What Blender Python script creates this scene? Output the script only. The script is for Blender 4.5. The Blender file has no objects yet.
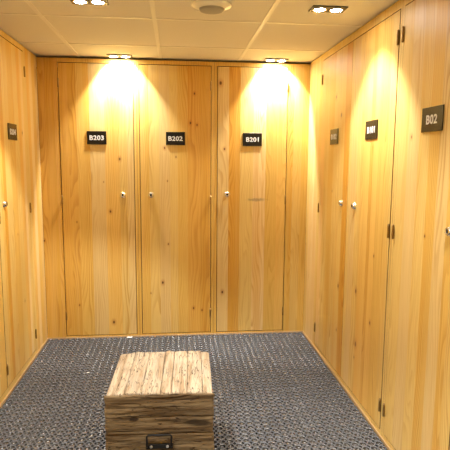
import bpy, bmesh, math, random
from mathutils import Vector, Matrix, noise

random.seed(7)
C = bpy.context.scene.collection
W, D, H = 1.997, 3.779, 2.1          # locker room between the door faces, camera stands at y = 0
FLOOR = -0.012                        # the rubber mat's top is z = 0

# ------------------------------------------------------------------ helpers
def link(name, bm, mats, parent=None, smooth=False):
    me = bpy.data.meshes.new(name)
    bmesh.ops.recalc_face_normals(bm, faces=bm.faces)
    bm.to_mesh(me); bm.free()
    for m in (mats if isinstance(mats, (list, tuple)) else [mats]):
        me.materials.append(m)
    if smooth:
        for p in me.polygons: p.use_smooth = True
    o = bpy.data.objects.new(name, me); C.objects.link(o)
    if parent: o.parent = parent
    return o

def tag(o, label, cat, group=None):
    o['label'] = label; o['category'] = cat
    if group: o['group'] = group
    return o

def thing(name, label, cat, loc=(0, 0, 0), rz=0.0, group=None):
    o = bpy.data.objects.new(name, None); C.objects.link(o)
    o.location = loc; o.rotation_euler = (0, 0, rz); o.empty_display_size = .1
    return tag(o, label, cat, group)

def struct(o):
    o['kind'] = 'structure'; return o

def add_box(bm, x0, x1, y0, y1, z0, z1, bev=0.0, mi=0, seg=2):
    r = bmesh.ops.create_cube(bm, size=1.0)
    vs = r['verts']
    for v in vs:
        v.co = Vector((x0 if v.co.x < 0 else x1, y0 if v.co.y < 0 else y1, z0 if v.co.z < 0 else z1))
    fs = set(f for v in vs for f in v.link_faces)
    for f in fs: f.material_index = mi
    if bev:
        es = list(set(e for f in fs for e in f.edges))
        bmesh.ops.bevel(bm, geom=es, offset=bev, segments=seg, profile=.5, affect='EDGES')

def add_cyl(bm, c, r, h, axis='z', seg=24, mi=0, r2=None, bev=0.0):
    """cylinder centred on c, its length along axis"""
    q = bmesh.ops.create_cone(bm, cap_ends=True, segments=seg, radius1=r, radius2=r if r2 is None else r2, depth=h)
    vs = q['verts']
    rot = {'z': Matrix.Identity(3), 'y': Matrix.Rotation(math.pi/2, 3, 'X'), 'x': Matrix.Rotation(math.pi/2, 3, 'Y')}[axis]
    for v in vs: v.co = rot @ v.co + Vector(c)
    fs = set(f for v in vs for f in v.link_faces)
    for f in fs: f.material_index = mi
    if bev:
        es = [e for e in set(e for f in fs for e in f.edges) if len(e.link_faces) == 2 and any(len(f.verts) > 4 for f in e.link_faces)]
        bmesh.ops.bevel(bm, geom=es, offset=bev, segments=2, profile=.5, affect='EDGES')

def add_lathe(bm, prof, c, seg=32, mi=0, axis='z'):
    """prof: (radius, height) pairs turned about an axis through c"""
    rings = []
    for r, h in prof:
        ring = []
        for k in range(seg):
            a = 2*math.pi*k/seg
            p = Vector((r*math.cos(a), r*math.sin(a), h))
            if axis == '-y': p = Vector((p.x, -p.z, p.y))
            ring.append(bm.verts.new(p + Vector(c)))
        rings.append(ring)
    for a, b in zip(rings, rings[1:]):
        for k in range(seg):
            f = bm.faces.new((a[k], a[(k+1) % seg], b[(k+1) % seg], b[k])); f.material_index = mi; f.smooth = True
    for ring in (rings[0], rings[-1]):
        f = bm.faces.new(ring); f.material_index = mi

def frame_bm(xs, zs, y0, y1, skip):
    """a flat frame cut from one board: the grid cells in skip are openings"""
    bm = bmesh.new()
    v = {(i, k): bm.verts.new((x, y0, z)) for i, x in enumerate(xs) for k, z in enumerate(zs)}
    fs = []
    for i in range(len(xs)-1):
        for k in range(len(zs)-1):
            if (i, k) in skip: continue
            fs.append(bm.faces.new((v[i, k], v[i+1, k], v[i+1, k+1], v[i, k+1])))
    r = bmesh.ops.extrude_face_region(bm, geom=fs)
    for g in r['geom']:
        if isinstance(g, bmesh.types.BMVert): g.co.y = y1
    bmesh.ops.delete(bm, geom=[x for x in bm.verts if not x.link_faces], context='VERTS')
    return bm

# ------------------------------------------------------------------ materials
class NT:
    def __init__(s, name):
        s.m = bpy.data.materials.new(name); s.m.use_nodes = True
        s.t = s.m.node_tree; s.b = s.t.nodes['Principled BSDF']
    def n(s, kind, **kw):
        x = s.t.nodes.new(kind)
        for k, v in kw.items(): setattr(x, k, v)
        return x
    def put(s, sock, v):
        if hasattr(v, 'is_output') or isinstance(v, bpy.types.NodeSocket): s.t.links.new(v, sock)
        else: sock.default_value = v
    def math(s, op, a, b=0.0, c=0.0, clamp=False):
        x = s.n('ShaderNodeMath', operation=op, use_clamp=clamp)
        for i, v in enumerate((a, b, c)): s.put(x.inputs[i], v)
        return x.outputs[0]
    def vec(s, op, a, b=(0, 0, 0)):
        x = s.n('ShaderNodeVectorMath', operation=op)
        s.put(x.inputs[0], a); s.put(x.inputs[1], b)
        return x.outputs['Value'] if op == 'LENGTH' else x.outputs['Vector']
    def mix(s, f, a, b, mode='MIX'):
        x = s.n('ShaderNodeMix', data_type='RGBA', blend_type=mode)
        s.put(x.inputs[0], f); s.put(x.inputs[6], a); s.put(x.inputs[7], b)
        return x.outputs[2]
    def noise(s, v, scale, detail=3.0, rough=.5, dist=0.0):
        x = s.n('ShaderNodeTexNoise'); s.put(x.inputs['Vector'], v)
        x.inputs['Scale'].default_value = scale; x.inputs['Detail'].default_value = detail
        x.inputs['Roughness'].default_value = rough; x.inputs['Distortion'].default_value = dist
        return x.outputs['Fac']
    def rng(s, v, a, b, c=0.0, d=1.0, smooth=True):
        x = s.n('ShaderNodeMapRange', interpolation_type='SMOOTHSTEP' if smooth else 'LINEAR')
        for i, q in enumerate((v, a, b, c, d)): s.put(x.inputs[i], q)
        return x.outputs[0]
    def bump(s, h, strength, dist):
        x = s.n('ShaderNodeBump'); x.inputs['Strength'].default_value = strength; x.inputs['Distance'].default_value = dist
        s.put(x.inputs['Height'], h); s.put(s.b.inputs['Normal'], x.outputs[0])

def lin(r, g, b):
    f = lambda c: (c/255)/12.92 if c/255 <= .04045 else ((c/255+.055)/1.055)**2.4
    return (f(r), f(g), f(b), 1.0)

def plain(name, col, rough=.5, metal=0.0, spec=.5):
    t = NT(name); b = t.b
    b.inputs['Base Color'].default_value = col; b.inputs['Roughness'].default_value = rough
    b.inputs['Metallic'].default_value = metal; b.inputs['Specular IOR Level'].default_value = spec
    return t.m

# tones of single boards in the oiled pine
TONE = {'o': lin(218, 172, 82), 'm': lin(221, 184, 97), 't': lin(223, 194, 118), 'p': lin(220, 193, 130), 'y': lin(227, 189, 104),
        'd': lin(213, 163, 66), 'l': lin(230, 204, 146), 's': lin(214, 168, 75)}

def pine(name, planks, knots=(), seed=0.0, horiz=False, figure=1.0, smudge=None):
    """oiled, glued pine board: planks = [(left edge in metres, tone)], knots = [(x, z, radius, strength)] in the board's own frame"""
    t = NT(name)
    co = t.n('ShaderNodeTexCoord').outputs['Object']
    sep = t.n('ShaderNodeSeparateXYZ'); t.put(sep.inputs[0], co)
    X, Y, Z = sep.outputs
    if horiz: X, Z = Z, t.math('ADD', X, Y)
    # slightly wandering glue lines
    x0 = planks[0][0]; x1 = planks[-1][0] + .14
    ramp = t.n('ShaderNodeValToRGB'); cr = ramp.color_ramp; cr.interpolation = 'CONSTANT'
    rnd = random.Random(seed*31+5)
    while len(cr.elements) < len(planks): cr.elements.new(.5)
    for e, (px, tone) in zip(cr.elements, planks):
        e.position = 0.0
    for k, (px, tone) in enumerate(planks):
        cr.elements[k].position = (px-x0)/(x1-x0)
        c = TONE[tone]; cr.elements[k].color = (c[0], c[1], c[2], rnd.random())
    t.put(ramp.inputs[0], t.rng(X, x0, x1, smooth=False))
    base = ramp.outputs['Color']; pid = t.math('MULTIPLY', ramp.outputs['Alpha'], 37.0)
    cmb = t.n('ShaderNodeCombineXYZ')
    t.put(cmb.inputs[0], t.math('ADD', X, seed*3.1)); t.put(cmb.inputs[1], t.math('ADD', Y, pid)); t.put(cmb.inputs[2], t.math('ADD', Z, seed))
    P = cmb.outputs[0]
    # growth rings running up the board, opening into flames where the slow noise is strong
    slow = t.noise(t.vec('MULTIPLY', P, (7, 7, .9)), 1.0, 2.0, .45)
    ph = t.math('ADD', t.math('MULTIPLY', X, 55.0), t.math('MULTIPLY', slow, 13.0*figure))
    ring = t.math('FRACT', ph)
    late = t.math('MULTIPLY', t.rng(ring, .35, .92), t.rng(ring, .92, 1.0, 1.0, 0.0))
    fade = t.rng(t.noise(t.vec('MULTIPLY', P, (11, 11, .5)), 1.0, 2.0), .35, .7)
    late = t.math('MULTIPLY', late, t.math('MULTIPLY_ADD', fade, .75, .22))
    fine = t.noise(t.vec('MULTIPLY', P, (170, 170, 4)), 1.0, 3.0, .6)
    broad = t.noise(t.vec('MULTIPLY', P, (14, 14, .35)), 1.0, 2.0, .5)
    col = t.mix(t.math('MULTIPLY', late, .68), base, t.mix(1.0, base, lin(212, 174, 108), 'MULTIPLY'))
    col = t.mix(t.rng(fine, .45, .75, 0.0, .28), col, t.mix(1.0, base, lin(216, 182, 126), 'MULTIPLY'))
    col = t.mix(t.rng(broad, .52, .75, 0.0, .55), col, t.mix(1.0, base, lin(245, 218, 160), 'MULTIPLY'))
    col = t.mix(t.rng(broad, .48, .25, 0.0, .40), col, t.mix(.5, base, lin(236, 206, 138)))
    for kx, kz, kr, ks in knots:
        d = t.vec('LENGTH', t.vec('MULTIPLY', t.vec('SUBTRACT', co, (kx, 0, kz)), (1.4/kr, 0, .9/kr)))
        col = t.mix(t.rng(d, 3.4, .8, 0, .45*ks), col, lin(176, 104, 40))
        col = t.mix(t.rng(d, 1.25, .55, 0, .92*ks), col, lin(74, 38, 16))
    if smudge:
        d = t.vec('LENGTH', t.vec('MULTIPLY', t.vec('SUBTRACT', co, (smudge[0], 0, smudge[1])), (1/smudge[2], 0, 1/smudge[3])))
        d = t.math('ADD', d, t.math('MULTIPLY_ADD', t.noise(co, 55.0, 3, .6), 1.4, -.7))
        col = t.mix(t.rng(d, 1.2, .3, 0, .5), col, lin(120, 104, 84))
    t.put(t.b.inputs['Base Color'], col)
    t.put(t.b.inputs['Roughness'], t.math('MULTIPLY_ADD', fine, .18, .36))
    t.b.inputs['Specular IOR Level'].default_value = .42
    t.bump(t.math('MULTIPLY_ADD', late, -.5, fine), .10, .002)
    return t.m

def weathered(name, axis, pale, scars=()):
    """old split timber: silvery tan with dark splits that run along axis"""
    t = NT(name)
    co = t.n('ShaderNodeTexCoord').outputs['Object']
    inv = {'x': (1, 11, 11), 'y': (11, 1, 11)}[axis]
    P = t.vec('MULTIPLY', co, inv)
    wide = t.noise(P, 3.2, 3, .55, .3); fine = t.noise(P, 15.0, 5, .65, .2); blot = t.noise(t.vec('MULTIPLY', co, (1, 1.6, 3) if axis == 'x' else (2, 1, 1)), 7.0, 3, .6)
    split = t.noise(P, 6.0, 2, .5, .5)
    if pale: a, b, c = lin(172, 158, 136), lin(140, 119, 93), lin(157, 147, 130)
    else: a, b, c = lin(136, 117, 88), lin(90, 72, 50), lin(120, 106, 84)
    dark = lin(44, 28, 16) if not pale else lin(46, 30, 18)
    col = t.mix(t.rng(wide, .38, .66), a, b)
    col = t.mix(t.rng(blot, .5, .72, 0, .7), col, c)
    col = t.mix(t.rng(fine, .5, .74, 0, .55), col, t.mix(.5, b, dark))
    lines = t.rng(t.math('ABSOLUTE', t.math('SUBTRACT', split, .5)), .022, .004, 0, 1.0)
    keep = t.rng(t.noise(t.vec('MULTIPLY', co, (5, 5, 5)), 1.0, 2), .40, .54)
    col = t.mix(t.math('MULTIPLY', lines, t.math('MULTIPLY', keep, .9)), col, dark)
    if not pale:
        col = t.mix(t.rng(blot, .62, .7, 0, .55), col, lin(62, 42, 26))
    for kx, kz, rx, rz, ks in scars:
        d = t.vec('LENGTH', t.vec('MULTIPLY', t.vec('SUBTRACT', co, (kx, -.24, kz)), (1/rx, 0, 1/rz)))
        d = t.math('ADD', d, t.math('MULTIPLY_ADD', fine, 1.6, -.8))
        col = t.mix(t.rng(d, 1.15, .6, 0, ks), col, lin(34, 24, 16))
    t.put(t.b.inputs['Base Color'], col)
    t.b.inputs['Roughness'].default_value = .82; t.b.inputs['Specular IOR Level'].default_value = .2
    t.bump(t.math('SUBTRACT', fine, t.math('MULTIPLY', lines, .8)), .5, .006)
    return t.m

def emit(name, col, s):
    t = NT(name); t.b.inputs['Base Color'].default_value = (.8, .8, .8, 1)
    t.b.inputs['Emission Color'].default_value = col; t.b.inputs['Emission Strength'].default_value = s
    return t.m

M_frame = pine('pine_frame', [(-.6, 'm'), (-.25, 'm'), (.2, 'm')], seed=2.3, figure=.5)
M_frame_side = pine('pine_frame_pale', [(-.6, 't'), (-.25, 't'), (.2, 't')], seed=5.3, figure=.5)
M_batten = plain('pine_batten', lin(176, 146, 104), .6)
M_inside_gap = plain('locker_inside_gap_shade', lin(92, 62, 34), .8)
M_plate = plain('black_plate', (.005, .0045, .004, 1), .25, 0, .4)
M_white = plain('white_lettering', (.7, .7, .69, 1), .5)
M_chrome = plain('chrome', (.78, .78, .78, 1), .16, 1.0)
M_slot = plain('keyhole_black', (.01, .01, .01, 1), .5)
M_brass = plain('aged_brass', (.36, .24, .10, 1), .33, 1.0)
M_iron = plain('black_iron', (.007, .007, .007, 1), .5, 0, .4)
M_screw = plain('zinc_screw', (.7, .7, .7, 1), .3, 1.0)
M_rim = plain('fixture_grey', (.10, .095, .09, 1), .4, .3)
M_ring = plain('fixture_chrome', (.7, .68, .64, 1), .22, 1.0)
M_lens = emit('lamp_lens', (1.0, .955, .89, 1), 200.0)
M_valve = plain('valve_white', (.88, .87, .84, 1), .25)
M_grille = plain('valve_grey', (.38, .365, .34, 1), .55)
M_paper = plain('paper_white', (.85, .85, .84, 1), .8)

def tile_mat():
    t = NT('ceiling_tile')
    co = t.n('ShaderNodeTexCoord').outputs['Object']
    f = t.noise(co, 240.0, 3, .6)
    t.put(t.b.inputs['Base Color'], t.mix(t.rng(f, .35, .7), (.74, .71, .655, 1), (.80, .77, .71, 1)))
    t.b.inputs['Roughness'].default_value = 1.0; t.b.inputs['Specular IOR Level'].default_value = .2
    t.bump(f, .15, .001)
    return t.m
M_tile = tile_mat()
M_bar = plain('ceiling_bar', (.82, .79, .73, 1), .4, 0, .5)

def rubber_mat():
    t = NT('black_rubber')
    co = t.n('ShaderNodeTexCoord').outputs['Object']
    big = t.noise(co, 3.0, 4, .6); f = t.noise(co, 160.0, 3, .6)
    sep = t.n('ShaderNodeSeparateXYZ'); t.put(sep.inputs[0], co)
    worn = t.rng(sep.outputs[2], -.0030, -.0006)          # trodden crowns; their sheen and the cups' shade are put into the colour
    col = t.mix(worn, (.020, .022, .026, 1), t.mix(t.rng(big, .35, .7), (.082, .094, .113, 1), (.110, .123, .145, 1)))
    col = t.mix(t.rng(f, .55, .75, 0, .15), col, (.15, .16, .175, 1))
    t.put(t.b.inputs['Base Color'], col)
    t.put(t.b.inputs['Roughness'], t.math('MULTIPLY_ADD', f, .2, .16))
    t.b.inputs['Specular IOR Level'].default_value = .85
    t.bump(f, .2, .001)
    return t.m
M_rubber = rubber_mat()

def floor_mat():
    t = NT('dark_floor')
    co = t.n('ShaderNodeTexCoord').outputs['Object']
    t.put(t.b.inputs['Base Color'], t.mix(t.noise(co, 30, 4, .6), (.005, .005, .005, 1), (.009, .009, .009, 1)))
    t.b.inputs['Roughness'].default_value = .6
    return t.m
M_floor = floor_mat()
M_wall = plain('dark_board', lin(60, 40, 22), .8)
M_panel = pine('pine_panelling', [(-9, 't'), (0.2, 'm'), (.9, 't')], seed=8.8)
M_end = plain('painted_wall', (.72, .68, .60, 1), .8)

# ------------------------------------------------------------------ room shell
def shell():
    bm = bmesh.new(); add_box(bm, -.6, W+.6, -1.3, D+.6, FLOOR-.1, FLOOR)
    struct(link('floor', bm, M_floor))
    bm = bmesh.new(); add_box(bm, -.6, W+.6, -1.3, D+.6, H, H+.08)
    struct(link('ceiling', bm, M_tile))
    # T bars of the suspended ceiling, one welded grid
    xs = [.297+.58*k for k in range(-1, 4)]; ys = [3.385-.64*k for k in range(0, 8)]
    xl = [-.02]; 
    for x in xs:
        if x < 0: continue
        xl += [x-.011, x+.011]
    xl += [W+.02]
    yl = [-1.2]
    for y in sorted(ys): yl += [y-.011, y+.011]
    yl += [D+.02]
    bm = bmesh.new(); vv = {}
    def V(i, j):
        if (i, j) not in vv: vv[i, j] = bm.verts.new((xl[i], yl[j], H-.0035))
        return vv[i, j]
    fs = []
    for i in range(len(xl)-1):
        for j in range(len(yl)-1):
            if i % 2 == 1 or j % 2 == 1:
                fs.append(bm.faces.new((V(i, j), V(i+1, j), V(i+1, j+1), V(i, j+1))))
    r = bmesh.ops.extrude_face_region(bm, geom=fs)
    for g in r['geom']:
        if isinstance(g, bmesh.types.BMVert): g.co.z = H+.002
    struct(link('trim_1', bm, M_bar))
    bm = bmesh.new(); add_box(bm, -.6, W+.6, D+.475, D+.55, FLOOR, H); struct(link('wall_back', bm, M_wall))
    bm = bmesh.new(); add_box(bm, -.6, W+.6, -1.3, -1.2, FLOOR, H); struct(link('wall_front', bm, M_end))
    for side, s, x, ye in (('left', -1, 0.0, 2.245), ('right', 1, W, 1.598)):
        pl = [(x+s*.475, D+.47), (x+s*.475, ye), (x, ye), (x, -1.2), (x+s*.6, -1.2), (x+s*.6, D+.47)]
        bm = bmesh.new()
        f = bm.faces.new([bm.verts.new((a, b, FLOOR)) for a, b in pl])
        r = bmesh.ops.extrude_face_region(bm, geom=[f])
        for g in r['geom']:
            if isinstance(g, bmesh.types.BMVert): g.co.z = H
        struct(link('wall_'+side, bm, M_panel))
shell()
def base(name, x0, x1, y0, y1):
    bm = bmesh.new(); add_box(bm, x0, x1, y0, y1, FLOOR, .008, bev=.002, seg=1)
    struct(link(name, bm, M_batten))
base('baseboard_left', .0005, .007, .9, D-.0115); base('baseboard_right', W-.007, W-.0005, .9, D-.0115); base('baseboard_back', .0005, W-.0005, D-.0085, D-.0025)

# ------------------------------------------------------------------ lockers
def plate_bm(txt, w, h, cap):
    bm = bmesh.new()
    add_box(bm, -w/2, w/2, -.0075, -.0025, -h/2, h/2, bev=.0008, mi=0, seg=1)
    if txt:
        cu = bpy.data.curves.new('lettering', 'FONT'); cu.body = txt; cu.align_x = 'CENTER'
        cu.size = cap/.69; cu.offset = .0011; cu.extrude = .0004; cu.space_character = 1.08; cu.resolution_u = 4
        ob = bpy.data.objects.new('lettering', cu); C.objects.link(ob)
        dg = bpy.context.evaluated_depsgraph_get(); dg.update()
        me = bpy.data.meshes.new_from_object(ob.evaluated_get(dg))
        xs = [v.co.x for v in me.vertices]; cx = (min(xs)+max(xs))/2
        for v in me.vertices:
            a, b, c = v.co
            v.co = ((a-cx)*1.08, -.0079-c, b-cap/2)
        old = set(bm.faces)
        bm.from_mesh(me)
        for f in bm.faces:
            f.material_index = 0 if f in old else 1
        bpy.data.objects.remove(ob); bpy.data.curves.remove(cu); bpy.data.meshes.remove(me)
    return bm

def locker(label, origin, rz, w, d0, d1, doormat, framemat, number=None, sign=None, lock=None, hinge='l', zb=.022, zt=2.052, top=2.086,
           hz=(.178, 1.064, 1.91), wl=None, wr=None):
    """one pine locker. local x runs left to right seen from the aisle, y into the locker; the door spans d0..d1"""
    t = thing('locker', label, 'locker', origin, rz, 'pine lockers around the aisle')
    g = .0045
    h = w/2 - .0006
    xs, skipc = [-h], 0
    left = d0-g > -h+.001; right = d1+g < h-.001
    if left: xs.append(d0-g); skipc = 1
    if right: xs.append(d1+g)
    xs.append(h)
    bm = frame_bm(xs, [0.0, zb-g+.001, zt+g, top], 0.0, .02, {(skipc, 1)})
    bm.normal_update()
    for f in bm.faces: f.material_index = 1 if abs(f.normal.y) < .5 else 0  # frame edges take the dark colour, painting shade into the gaps
    link('face_frame', bm, [framemat, M_inside_gap], t)
    # carcass: an open box behind the frame
    bm = bmesh.new()
    add_box(bm, -h, h, .0205, .45, 0, top-.004)
    bmesh.ops.delete(bm, geom=[f for f in bm.faces if abs(f.calc_center_median().y-.0205) < 1e-4], context='FACES')
    c = link('carcass', bm, M_inside_gap, t)
    sd = c.modifiers.new('board', 'SOLIDIFY'); sd.thickness = .012; sd.offset = -1
    bm = bmesh.new(); add_box(bm, d0, d1, -.002, .018, zb, zt, bev=.0009, seg=1)
    bm.normal_update()
    for f in bm.faces: f.material_index = 1 if abs(f.normal.y) < .5 else 0  # door edges dark too, so the gap's shade sits in the colour
    door = link('door', bm, [doormat, M_inside_gap], t)
    if number:
        px, pz, pw, ph, cap = sign
        pb = plate_bm(number, pw, ph, cap)
        o = link('number_plate', pb, [M_plate, M_white], door); o.location = (px, 0, pz)
        o['label'] = 'black plate with white number ' + number
    if lock:
        bm = bmesh.new()
        add_lathe(bm, [(.0215, .002), (.0215, .0035), (.020, .0055), (.0170, .0065), (.0160, .017), (.0145, .0195), (.0085, .0202), (.0080, .0187), (.0005, .0187)], (0, 0, 0), 28, 0, '-y')
        add_box(bm, -.0019, .0019, -.0206, -.0186, -.0062, .0062, mi=1)
        add_cyl(bm, (0, -.0197, 0), .0052, .0014, 'y', 12, 1)
        o = link('lock', bm, [M_chrome, M_slot], door); o.location = (lock[0], 0, lock[1])
        o['label'] = 'round chrome cylinder lock'
    if hinge:
        x = d0 if hinge == 'l' else d1
        for z in hz:
            bm = bmesh.new()
            add_cyl(bm, (x, -.0075, z-.0150), .0052, .028, 'z', 14, 0, bev=.0006)
            add_cyl(bm, (x, -.0075, z+.0150), .0052, .028, 'z', 14, 0, bev=.0006)
            add_cyl(bm, (x, -.0075, z), .0044, .064, 'z', 14, 0)
            add_lathe(bm, [(.0005, .0365), (.0035, .0355), (.0046, .033), (.0044, .031)], (x, -.0075, z), 14, 0)
            o = link('hinge', bm, M_brass, door, True); o['label'] = 'small aged brass pin hinge'
    return t

# fixed infill boards in the corners
def filler(label, origin, rz, x0, x1, mat, top=2.086):
    bm = bmesh.new(); add_box(bm, x0, x1, 0, .02, 0, top, bev=.001, seg=1)
    o = link('filler_panel', bm, mat); o.location = origin; o.rotation_euler = (0, 0, rz)
    tag(o, label, 'panel', 'fixed corner panels')

K = lambda l, r=.0065, s=1.0: [(x, z, r, s) for x, z in l]

# --- back row
x0, x1 = .142, .6985; c = (x0+x1)/2
m = pine('pine_board_of_left_back_door', [(-.29, 'o'), (-.215, 's'), (-.155, 'm'), (-.062, 'p'), (.044, 'y'), (.148, 't'), (.205, 'p')],
         [(.151, 1.37, .010, .8), (.075, .979, .009, .9), (-.173, .901, .005, .8), (.082, .12, .011, 1), (-.173, .261, .006, .8), (.03, 1.2, .004, .8)], 1.1)
locker('pine locker with plate B203, left of the three along the back', (c, D, 0), 0, x1-x0, .147-c, .675-c, m, M_frame, 'B203',
       (.409-c, 1.5235, .141, .096, .0315), (.590-c, 1.103), 'l')
x0, x1 = .6985, 1.2735; c = (x0+x1)/2
m = pine('pine_board_of_middle_back_door', [(-.27, 'm'), (-.20, 't'), (-.124, 'p'), (-.045, 't'), (.012, 'm'), (.089, 'o'), (.18, 's')],
         [(.14, 1.854, .008, .9), (.11, 1.64, .009, 1), (.159, 1.626, .007, 1), (-.083, 1.454, .008, 1), (.001, 1.388, .006, .8), (-.064, 1.208, .005, .8),
          (-.061, .727, .006, .9), (-.106, .426, .010, 1), (.131, .217, .008, .9), (.197, .199, .007, .9), (-.198, .344, .005, .7)], 2.7, figure=.8)
locker('pine locker with plate B202, middle of the three along the back', (c, D, 0), 0, x1-x0, .7225-c, 1.2475-c, m, M_frame, 'B202',
       (.984-c, 1.524, .141, .096, .0315), (.798-c, 1.103), 'r')
x0, x1 = 1.2735, 1.832; c = (x0+x1)/2
m = pine('pine_board_of_right_back_door', [(-.26, 'p'), (-.169, 'd'), (-.083, 't'), (.018, 'l'), (.115, 'm'), (.2, 'y')],
         [(-.232, 1.934, .013, 1), (-.201, 1.45, .008, 1), (-.211, .341, .010, 1)], 4.2, figure=1.3, smudge=(.05, 1.066, .085, .014))
locker('pine locker with plate B201, right of the three along the back', (c, D, 0), 0, x1-x0, 1.3-c, 1.827-c, m, M_frame, 'B201',
       (1.5635-c, 1.523, .146, .097, .0315), (1.374-c, 1.108), 'r')
filler('narrow pine panel left of locker B203, in the back left corner', (.0708, D, 0), 0, -.0705, .0705,
       pine('pine_left_corner', [(-.08, 'o'), (-.02, 's'), (.04, 'o')], [(-.066, .761, .007, .9)], 6.4), 2.086)
filler('narrow pine panel right of locker B201, in the back right corner', (1.9145, D, 0), 0, -.082, .0824,
       pine('pine_right_corner', [(-.09, 'm'), (-.035, 't'), (.03, 'm')], [(-.06, 1.665, .005, .8)], 7.9, figure=1.6), 2.086)

# --- right row (faces left): local x grows towards the camera
R90 = -math.pi/2
TOPS = 2.094
y1, y0 = 3.4385, 2.855; c = (y0+y1)/2
m = pine('pine_board_of_far_right_door', [(-.30, 'l'), (-.2, 't'), (-.1, 'm'), (0.0, 't'), (.1, 't'), (.2, 'd')],
         [(-.002, 1.173, .006, .9), (.184, .588, .011, .9), (.023, 1.766, .011, .9), (.132, 1.646, .011, 1), (.18, .3, .007, .8)], 9.3)
locker('pine locker with plate B102, farthest in the right row', (W, c, 0), R90, y1-y0, c-3.431, c-2.857, m, M_frame_side, 'B102',
       (c-3.134, 1.52, .150, .096, .0315), (c-2.951, 1.112), 'l', .034, 2.046, TOPS, (.157, 1.036, 1.918))
y1, y0 = 2.855, 2.2325; c = (y0+y1)/2
m = pine('pine_board_of_middle_right_door', [(-.32, 't'), (-.27, 'p'), (-.18, 't'), (-.095, 'y'), (.006, 'o'), (.05, 'y'), (.112, 'm'), (.222, 't')],
         [(-.114, .636, .012, .9), (-.086, .334, .014, .8), (.116, .883, .007, .8), (.104, .522, .009, .9), (-.1, .25, .007, .7)], 10.6)
locker('pine locker with plate B101 in the right row, beside the double brass hinges', (W, c, 0), R90, y1-y0, c-2.853, c-2.258, m, M_frame_side, 'B101',
       (c-2.525, 1.528, .158, .096, .0315), (c-2.728, 1.114), 'r', .034, 2.046, TOPS, (.158, 1.036, 1.923))
y1, y0 = 2.2325, 1.60; c = (y0+y1)/2
m = pine('pine_board_of_near_right_door', [(-.32, 't'), (-.20, 'p'), (-.10, 't'), (-.014, 'm'), (.066, 'p'), (.15, 'm'), (.2, 't'), (.27, 'm')],
         [(-.166, 1.472, .007, .8), (-.004, 1.065, .006, .8)], 12.1, figure=1.2)
locker('pine locker with plate B02, nearest at the right edge', (W, c, 0), R90, y1-y0, c-2.207, c-1.65, m, M_frame_side, 'B02',
       (c-1.9095, 1.534, .162, .097, .034), (c-1.727, 1.112), 'l', .034, 2.046, TOPS, (.159, 1.040, 1.925))
filler('pale pine panel between locker B102 and the back right corner', (W, 3.6077, 0), R90, -.1705, .1688,
       pine('pine_right_end', [(-.2, 't'), (-.1, 'l'), (.02, 'l'), (.11, 't')], [(-.155, .72, .006, .8)], 14.2), TOPS)

# --- left row (faces right): local x grows away from the camera
L90 = math.pi/2
y0, y1 = 2.856, 3.460; c = (y0+y1)/2
m = pine('pine_board_of_left_row_door', [(-.31, 't'), (-.24, 'm'), (-.2, 'd'), (-.15, 't'), (-.05, 'm'), (.05, 't'), (.136, 'y'), (.2, 'l'), (.25, 't')],
         [(.204, 1.532, .009, .8), (.02, .9, .006, .7), (.1, .45, .007, .7)], 15.8, figure=1.3)
locker('pine locker with plate B204 in the left row, nearest the back corner', (0, c, 0), L90, y1-y0, 2.862-c, 3.453-c, m, M_frame_side, 'B204',
       (3.158-c, 1.528, .158, .096, .0315), (2.951-c, 1.11), 'r', .045, 2.056, TOPS, (.155, 1.039, 1.928))
y0, y1 = 2.25, 2.856; c = (y0+y1)/2
m = pine('pine_board_of_left_edge_door', [(-.31, 't'), (-.1, 'm'), (.1, 't'), (.2, 'm')], [], 17.3)
locker('pine locker at the left edge, only a hinged sliver of its door in view', (0, c, 0), L90, y1-y0, 2.263-c, 2.853-c, m, M_frame_side, None,
       None, (2.345-c, 1.11), 'r', .045, 2.056, TOPS, (.156, 1.039, 1.928))
filler('pale pine panel between locker B204 and the back left corner', (0, 3.6197, 0), L90, -.159, .158,
       pine('pine_left_end', [(-.17, 't'), (-.11, 'y'), (-.05, 'l'), (.02, 'm'), (.09, 'p')], [], 19.4), TOPS)

# ------------------------------------------------------------------ rubber ring mat
def mat():
    p = .040; seg = 16
    prof = [(.0219, FLOOR+.0004), (.0219, -.0030), (.0213, -.0008), (.0202, 0.0), (.0172, 0.0), (.0158, -.0006), (.0145, -.0019), (.0138, -.0070), (.0126, -.0088), (.0004, -.0090)]
    nx = int((W-.024)/p); px = (W-.024)/nx
    ys = []; y = D-.032
    while y > .9: ys.append(y); y -= p
    verts, faces = [], []
    rnd = random.Random(3)
    for j, cy in enumerate(ys):
        for i in range(nx):
            cx = .012+px*(i+.5)
            n0 = len(verts); dz = rnd.uniform(-.0003, .0)
            tx, ty = rnd.uniform(-.012, .012), rnd.uniform(-.012, .012)
            for r, z in prof:
                for k in range(seg):
                    a = 2*math.pi*(k+.5)/seg
                    q = r
                    vx, vy = q*math.cos(a), q*math.sin(a)
                    verts.append((cx+vx, cy+vy, z + (dz+tx*vx+ty*vy+.0006*math.sin(a)**2-.0006*math.cos(a)**2 if z > FLOOR+.004 else 0)))
            for s in range(len(prof)-1):
                for k in range(seg):
                    a, b = n0+s*seg+k, n0+s*seg+(k+1) % seg
                    faces.append((a, b, b+seg, a+seg))
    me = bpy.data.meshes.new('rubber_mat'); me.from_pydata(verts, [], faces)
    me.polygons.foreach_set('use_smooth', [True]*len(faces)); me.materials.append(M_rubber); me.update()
    o = bpy.data.objects.new('rubber_mat', me); C.objects.link(o)
    tag(o, 'black open-ring rubber mat covering the aisle floor between the lockers', 'mat')
mat()

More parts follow.
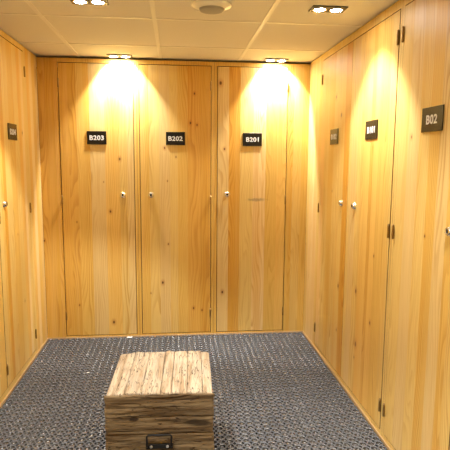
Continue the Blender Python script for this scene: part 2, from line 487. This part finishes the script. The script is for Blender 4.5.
# ------------------------------------------------------------------ timber box
def gridbox(sx, sy, sz, nx, ny, nz):
    """a box of lattice quads centred on 0, its surface ready to be displaced"""
    bm = bmesh.new(); vd = {}
    def V(i, j, k):
        if (i, j, k) not in vd: vd[i, j, k] = bm.verts.new(((i/nx-.5)*sx, (j/ny-.5)*sy, (k/nz-.5)*sz))
        return vd[i, j, k]
    for i in range(nx):
        for j in range(ny):
            for k in (0, nz): bm.faces.new((V(i, j, k), V(i+1, j, k), V(i+1, j+1, k), V(i, j+1, k)))
    for i in range(nx):
        for k in range(nz):
            for j in (0, ny): bm.faces.new((V(i, j, k), V(i+1, j, k), V(i+1, j, k+1), V(i, j, k+1)))
    for j in range(ny):
        for k in range(nz):
            for i in (0, nx): bm.faces.new((V(i, j, k), V(i, j+1, k), V(i, j+1, k+1), V(i, j, k+1)))
    return bm

def board(name, length, width, thick, axis, centre, mat, parent, seed, end=.006, rough=.0022, round_edge=.004, crack=.006, corner=0):
    """a split, weathered board: length along axis ('x' or 'y'), width along the other in-plane direction, worn edges and open cracks"""
    nl, nw, nt = max(24, int(length/.009)), max(8, int(width/.0035)), 3
    bm = gridbox(length, width, thick, nl, nw, nt)
    for v in bm.verts:
        l, w, t = v.co
        fl, fw, ft = l/length*2, w/width*2, t/thick*2
        # worn long edges, ragged ends
        a = max(0, abs(fw)-(1-2*round_edge/width))/(2*round_edge/width)
        b = max(0, abs(ft)-.3)/.7
        v.co.y -= math.copysign(round_edge*.25*(a*b)**3, w)
        v.co.z -= math.copysign(round_edge*.6*(a*b)**3, t)
        e = max(0, abs(fl)-.92)/.08
        v.co.x += math.copysign(1, l)*e*end*noise.noise(Vector((w*38+seed*7, seed*3.3+(5 if l > 0 else 0), t*9)))*1.6
        v.co.z -= math.copysign(round_edge*.8*e*e*b, t)
        if corner: v.co.x -= .024*(max(0, fl-.7)/.3)**2*((1+corner*fw)/2)**3
        n = noise.noise(Vector((l*5+seed*11, w*60, seed*4+t*8)))
        n2 = noise.noise(Vector((l*14+seed*5, w*150, seed+2)))
        c = noise.noise(Vector((l*3.0+seed*17, w*42, seed*2.1)))
        cr = max(0, 1-abs(c)/.06)*max(0, noise.noise(Vector((l*4+seed, w*3, 9.1)))+.25)
        if abs(ft) > .9:
            v.co.z += math.copysign(1, t)*(rough*n+rough*.6*n2-crack*cr)
        v.co.y += rough*.5*noise.noise(Vector((l*9+seed*2, seed, t*20)))*(1 if abs(fw) > .8 else 0)
    R = Matrix.Identity(3)
    if axis == 'y': R = Matrix(((0, -1, 0), (1, 0, 0), (0, 0, 1)))
    if axis == 'xf': R = Matrix(((1, 0, 0), (0, 0, -1), (0, 1, 0)))     # stands upright, its face towards -y
    if axis == 'ys': R = Matrix(((0, 0, 1), (1, 0, 0), (0, 1, 0)))      # stands upright, its face towards +-x
    for v in bm.verts: v.co = R @ v.co + Vector(centre)
    return link(name, bm, mat, parent, True)

def chest():
    t = thing('storage_box', 'weathered timber box with black bow handle standing on the black mat', 'box', (.917, 2.2155, .0), math.radians(-1.9))
    Lx, Ly, Hz = .452, .484, .398
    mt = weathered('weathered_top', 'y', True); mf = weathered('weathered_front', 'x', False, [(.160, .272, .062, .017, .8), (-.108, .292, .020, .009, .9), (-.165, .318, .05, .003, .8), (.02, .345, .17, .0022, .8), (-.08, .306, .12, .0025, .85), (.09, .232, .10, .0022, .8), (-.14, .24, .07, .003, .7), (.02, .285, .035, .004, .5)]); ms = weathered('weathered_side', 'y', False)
    ws = [18, 17, 19, 11, 16, 16, 10]; tot = sum(ws); x = -Lx/2+.004
    for k, w in enumerate(ws):
        ww = (Lx-.008)*w/tot
        cut = [.008, .002, .004, 0, .002, 0, .006][k]
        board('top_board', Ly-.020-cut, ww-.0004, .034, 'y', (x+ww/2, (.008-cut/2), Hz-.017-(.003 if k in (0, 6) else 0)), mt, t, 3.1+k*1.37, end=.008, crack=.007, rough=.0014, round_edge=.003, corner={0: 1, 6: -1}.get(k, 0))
        x += ww
    z = .001
    for k, h in enumerate((.118, .104, .075, .098)):
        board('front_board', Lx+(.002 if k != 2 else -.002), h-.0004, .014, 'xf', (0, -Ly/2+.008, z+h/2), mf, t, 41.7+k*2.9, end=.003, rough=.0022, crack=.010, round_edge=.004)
        board('back_board', Lx, h-.0015, .03, 'xf', (0, Ly/2-.017, z+h/2-.019 if k == 3 else z+h/2), mf, t, 71.7+k*2.9) if k < 3 else None
        z += h
    z = .001
    for k, h in enumerate((.122, .12, .119)):
        for s in (-1, 1):
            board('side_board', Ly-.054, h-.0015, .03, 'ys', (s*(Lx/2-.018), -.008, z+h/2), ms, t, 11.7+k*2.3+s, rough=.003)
        z += h
    # iron bow pull on the front
    hx, hz, fy = -.002, .168, -Ly/2-.001
    bm = bmesh.new()
    add_box(bm, -.057, .057, -.006, .004, -.010, .010, bev=.0015)
    base = link('handle', bm, M_iron, t); base.location = (hx, fy, hz+.004)
    base['label'] = 'black iron bow handle'
    bm = bmesh.new()
    path = [Vector((-.051, -.006, 0)), Vector((-.051, -.013, .006)), Vector((-.051, -.016, .052)), Vector((-.046, -.0165, .058)),
            Vector((.046, -.0165, .058)), Vector((.051, -.016, .052)), Vector((.051, -.013, .006)), Vector((.051, -.006, 0))]
    rings = []
    for i, p in enumerate(path):
        d = (path[min(i+1, len(path)-1)]-path[max(i-1, 0)]).normalized()
        up = Vector((0, 1, 0)); s = d.cross(up).normalized(); q = s.cross(d).normalized()
        rings.append([bm.verts.new(p + .0042*(math.cos(a)*s+math.sin(a)*q)) for a in [2*math.pi*k/10 for k in range(10)]])
    for a, b in zip(rings, rings[1:]):
        for k in range(10): bm.faces.new((a[k], a[(k+1) % 10], b[(k+1) % 10], b[k]))
    bm.faces.new(rings[0]); bm.faces.new(rings[-1])
    link('bow', bm, M_iron, base, True)
    for s in (-1, 1):
        bm = bmesh.new(); add_lathe(bm, [(.0062, .0), (.0062, .0012), (.004, .0028), (.0005, .0032)], (s*.034, -.006, 0), 16, 0, '-y')
        o = link('screw', bm, M_screw, base, True); o['label'] = 'bright screw head'
chest()

# small litter on the mat
def scrap(label, x, y, w, d, h, rz, seed):
    bm = gridbox(w, d, .0012, 8, 5, 1)
    for v in bm.verts:
        v.co.z += h*.5*noise.noise(Vector((v.co.x*60+seed, v.co.y*60, 0)))+h*.5
    o = link('paper_scrap', bm, M_paper, None, True); o.location = (x, y, .0015); o.rotation_euler = (0, 0, rz)
    tag(o, label, 'paper')
scrap('small white paper scrap on the mat below locker B203', .623, 3.748, .042, .022, .010, .1, 1)
scrap('tiny white fleck of paper on the mat, left of the timber box', .413, 3.125, .016, .010, .005, .5, 4)

# ------------------------------------------------------------------ ceiling fittings and the light they give
LAMP_W = 66.0
def downlight(label, x, y, tilt=(0, 0), cone=94, share=1.0, soft=.30):
    t = thing('ceiling_light', label, 'ceiling light', (x, y, H), 0, 'twin ceiling downlights')
    bm = bmesh.new(); add_box(bm, -.086, .086, -.044, .044, -.007, -.0005, bev=.0015, seg=1)
    link('housing', bm, M_rim, t)
    for s in (-1, 1):
        bm = bmesh.new(); add_lathe(bm, [(.034, -.006), (.034, -.0095), (.031, -.0108), (.0275, -.0095), (.0270, -.0072)], (s*.041, 0, 0), 28, 0)
        r = link('lamp_ring', bm, M_ring, t, True)
        bm = bmesh.new(); add_lathe(bm, [(.0265, -.0072), (.0265, -.0086), (.018, -.0096), (.0005, -.010)], (s*.041, 0, 0), 28, 0)
        link('lens', bm, M_lens, r, True)
        L = bpy.data.lights.new('downlight_beam', 'SPOT'); L.energy = LAMP_W*share; L.spot_size = math.radians(cone); L.spot_blend = soft
        L.shadow_soft_size = .018; L.color = (1.0, .955, .885)
        lo = bpy.data.objects.new('downlight_beam', L); C.objects.link(lo); lo.parent = t; lo.location = (s*.041, 0, -.016)
        lo.rotation_euler = (math.radians(tilt[0]), math.radians(-tilt[1]), 0)
downlight('twin downlight hard against the back wall above locker B203', .592, 3.715, (27, 0))
downlight('twin downlight hard against the back wall above locker B201', 1.720, 3.710, (27, 3))
downlight('twin downlight cut by the top edge, left of the round vent', .588, 2.475, (0, -8), 94)
downlight('twin downlight right of the round vent, both lamps in view', 1.722, 2.460, (0, 11), 90, .68, .50)
downlight('twin downlight overhead out of frame, left, nearer the camera', .588, 1.25)
downlight('twin downlight overhead out of frame, right, nearer the camera', 1.722, 1.25, (0, 11), 90, .68, .50)
downlight('twin downlight overhead out of frame, left, behind the camera', .588, .03)
downlight('twin downlight overhead out of frame, right, behind the camera', 1.722, .03)

t = thing('ceiling_vent', 'round white ceiling vent with grey centre disc at the top edge', 'vent', (1.158, 2.478, H))
bm = bmesh.new(); add_lathe(bm, [(.096, -.0005), (.096, -.004), (.091, -.009), (.074, -.014), (.064, -.019), (.0615, -.0195), (.060, -.0005)], (0, 0, 0), 48)
link('rim', bm, M_valve, t, True)
bm = bmesh.new(); add_lathe(bm, [(.0590, -.004), (.0592, -.021), (.0565, -.0265), (.050, -.0285), (.0005, -.030)], (0, 0, 0), 48)
link('disc', bm, M_grille, t, True)

# ------------------------------------------------------------------ camera, world, view
f, yaw, pitch, roll, cx, cz = 496.88, .1002, .1304, .0067, .98, 1.3693
fw = Vector((math.sin(yaw)*math.cos(pitch), math.cos(yaw)*math.cos(pitch), -math.sin(pitch)))
r0 = Vector((math.cos(yaw), -math.sin(yaw), 0)); u0 = r0.cross(fw)
r = r0*math.cos(roll)+u0*math.sin(roll); u = r.cross(fw)
cam = bpy.data.cameras.new('camera'); co = bpy.data.objects.new('camera', cam); C.objects.link(co)
cam.sensor_width = 36; cam.sensor_fit = 'HORIZONTAL'; cam.lens = f/450*36; cam.clip_start = .02
co.matrix_world = Matrix(((r.x, u.x, -fw.x, cx), (r.y, u.y, -fw.y, 0), (r.z, u.z, -fw.z, cz), (0, 0, 0, 1)))
bpy.context.scene.camera = co

w = bpy.data.worlds.new('world'); bpy.context.scene.world = w; w.use_nodes = True
w.node_tree.nodes['Background'].inputs[0].default_value = (1, .9, .75, 1); w.node_tree.nodes['Background'].inputs[1].default_value = .02
s = bpy.context.scene
s.view_settings.view_transform = 'Standard'; s.view_settings.look = 'None'; s.view_settings.gamma = 1; s.view_settings.exposure = 0.0
s.view_settings.use_curve_mapping = False
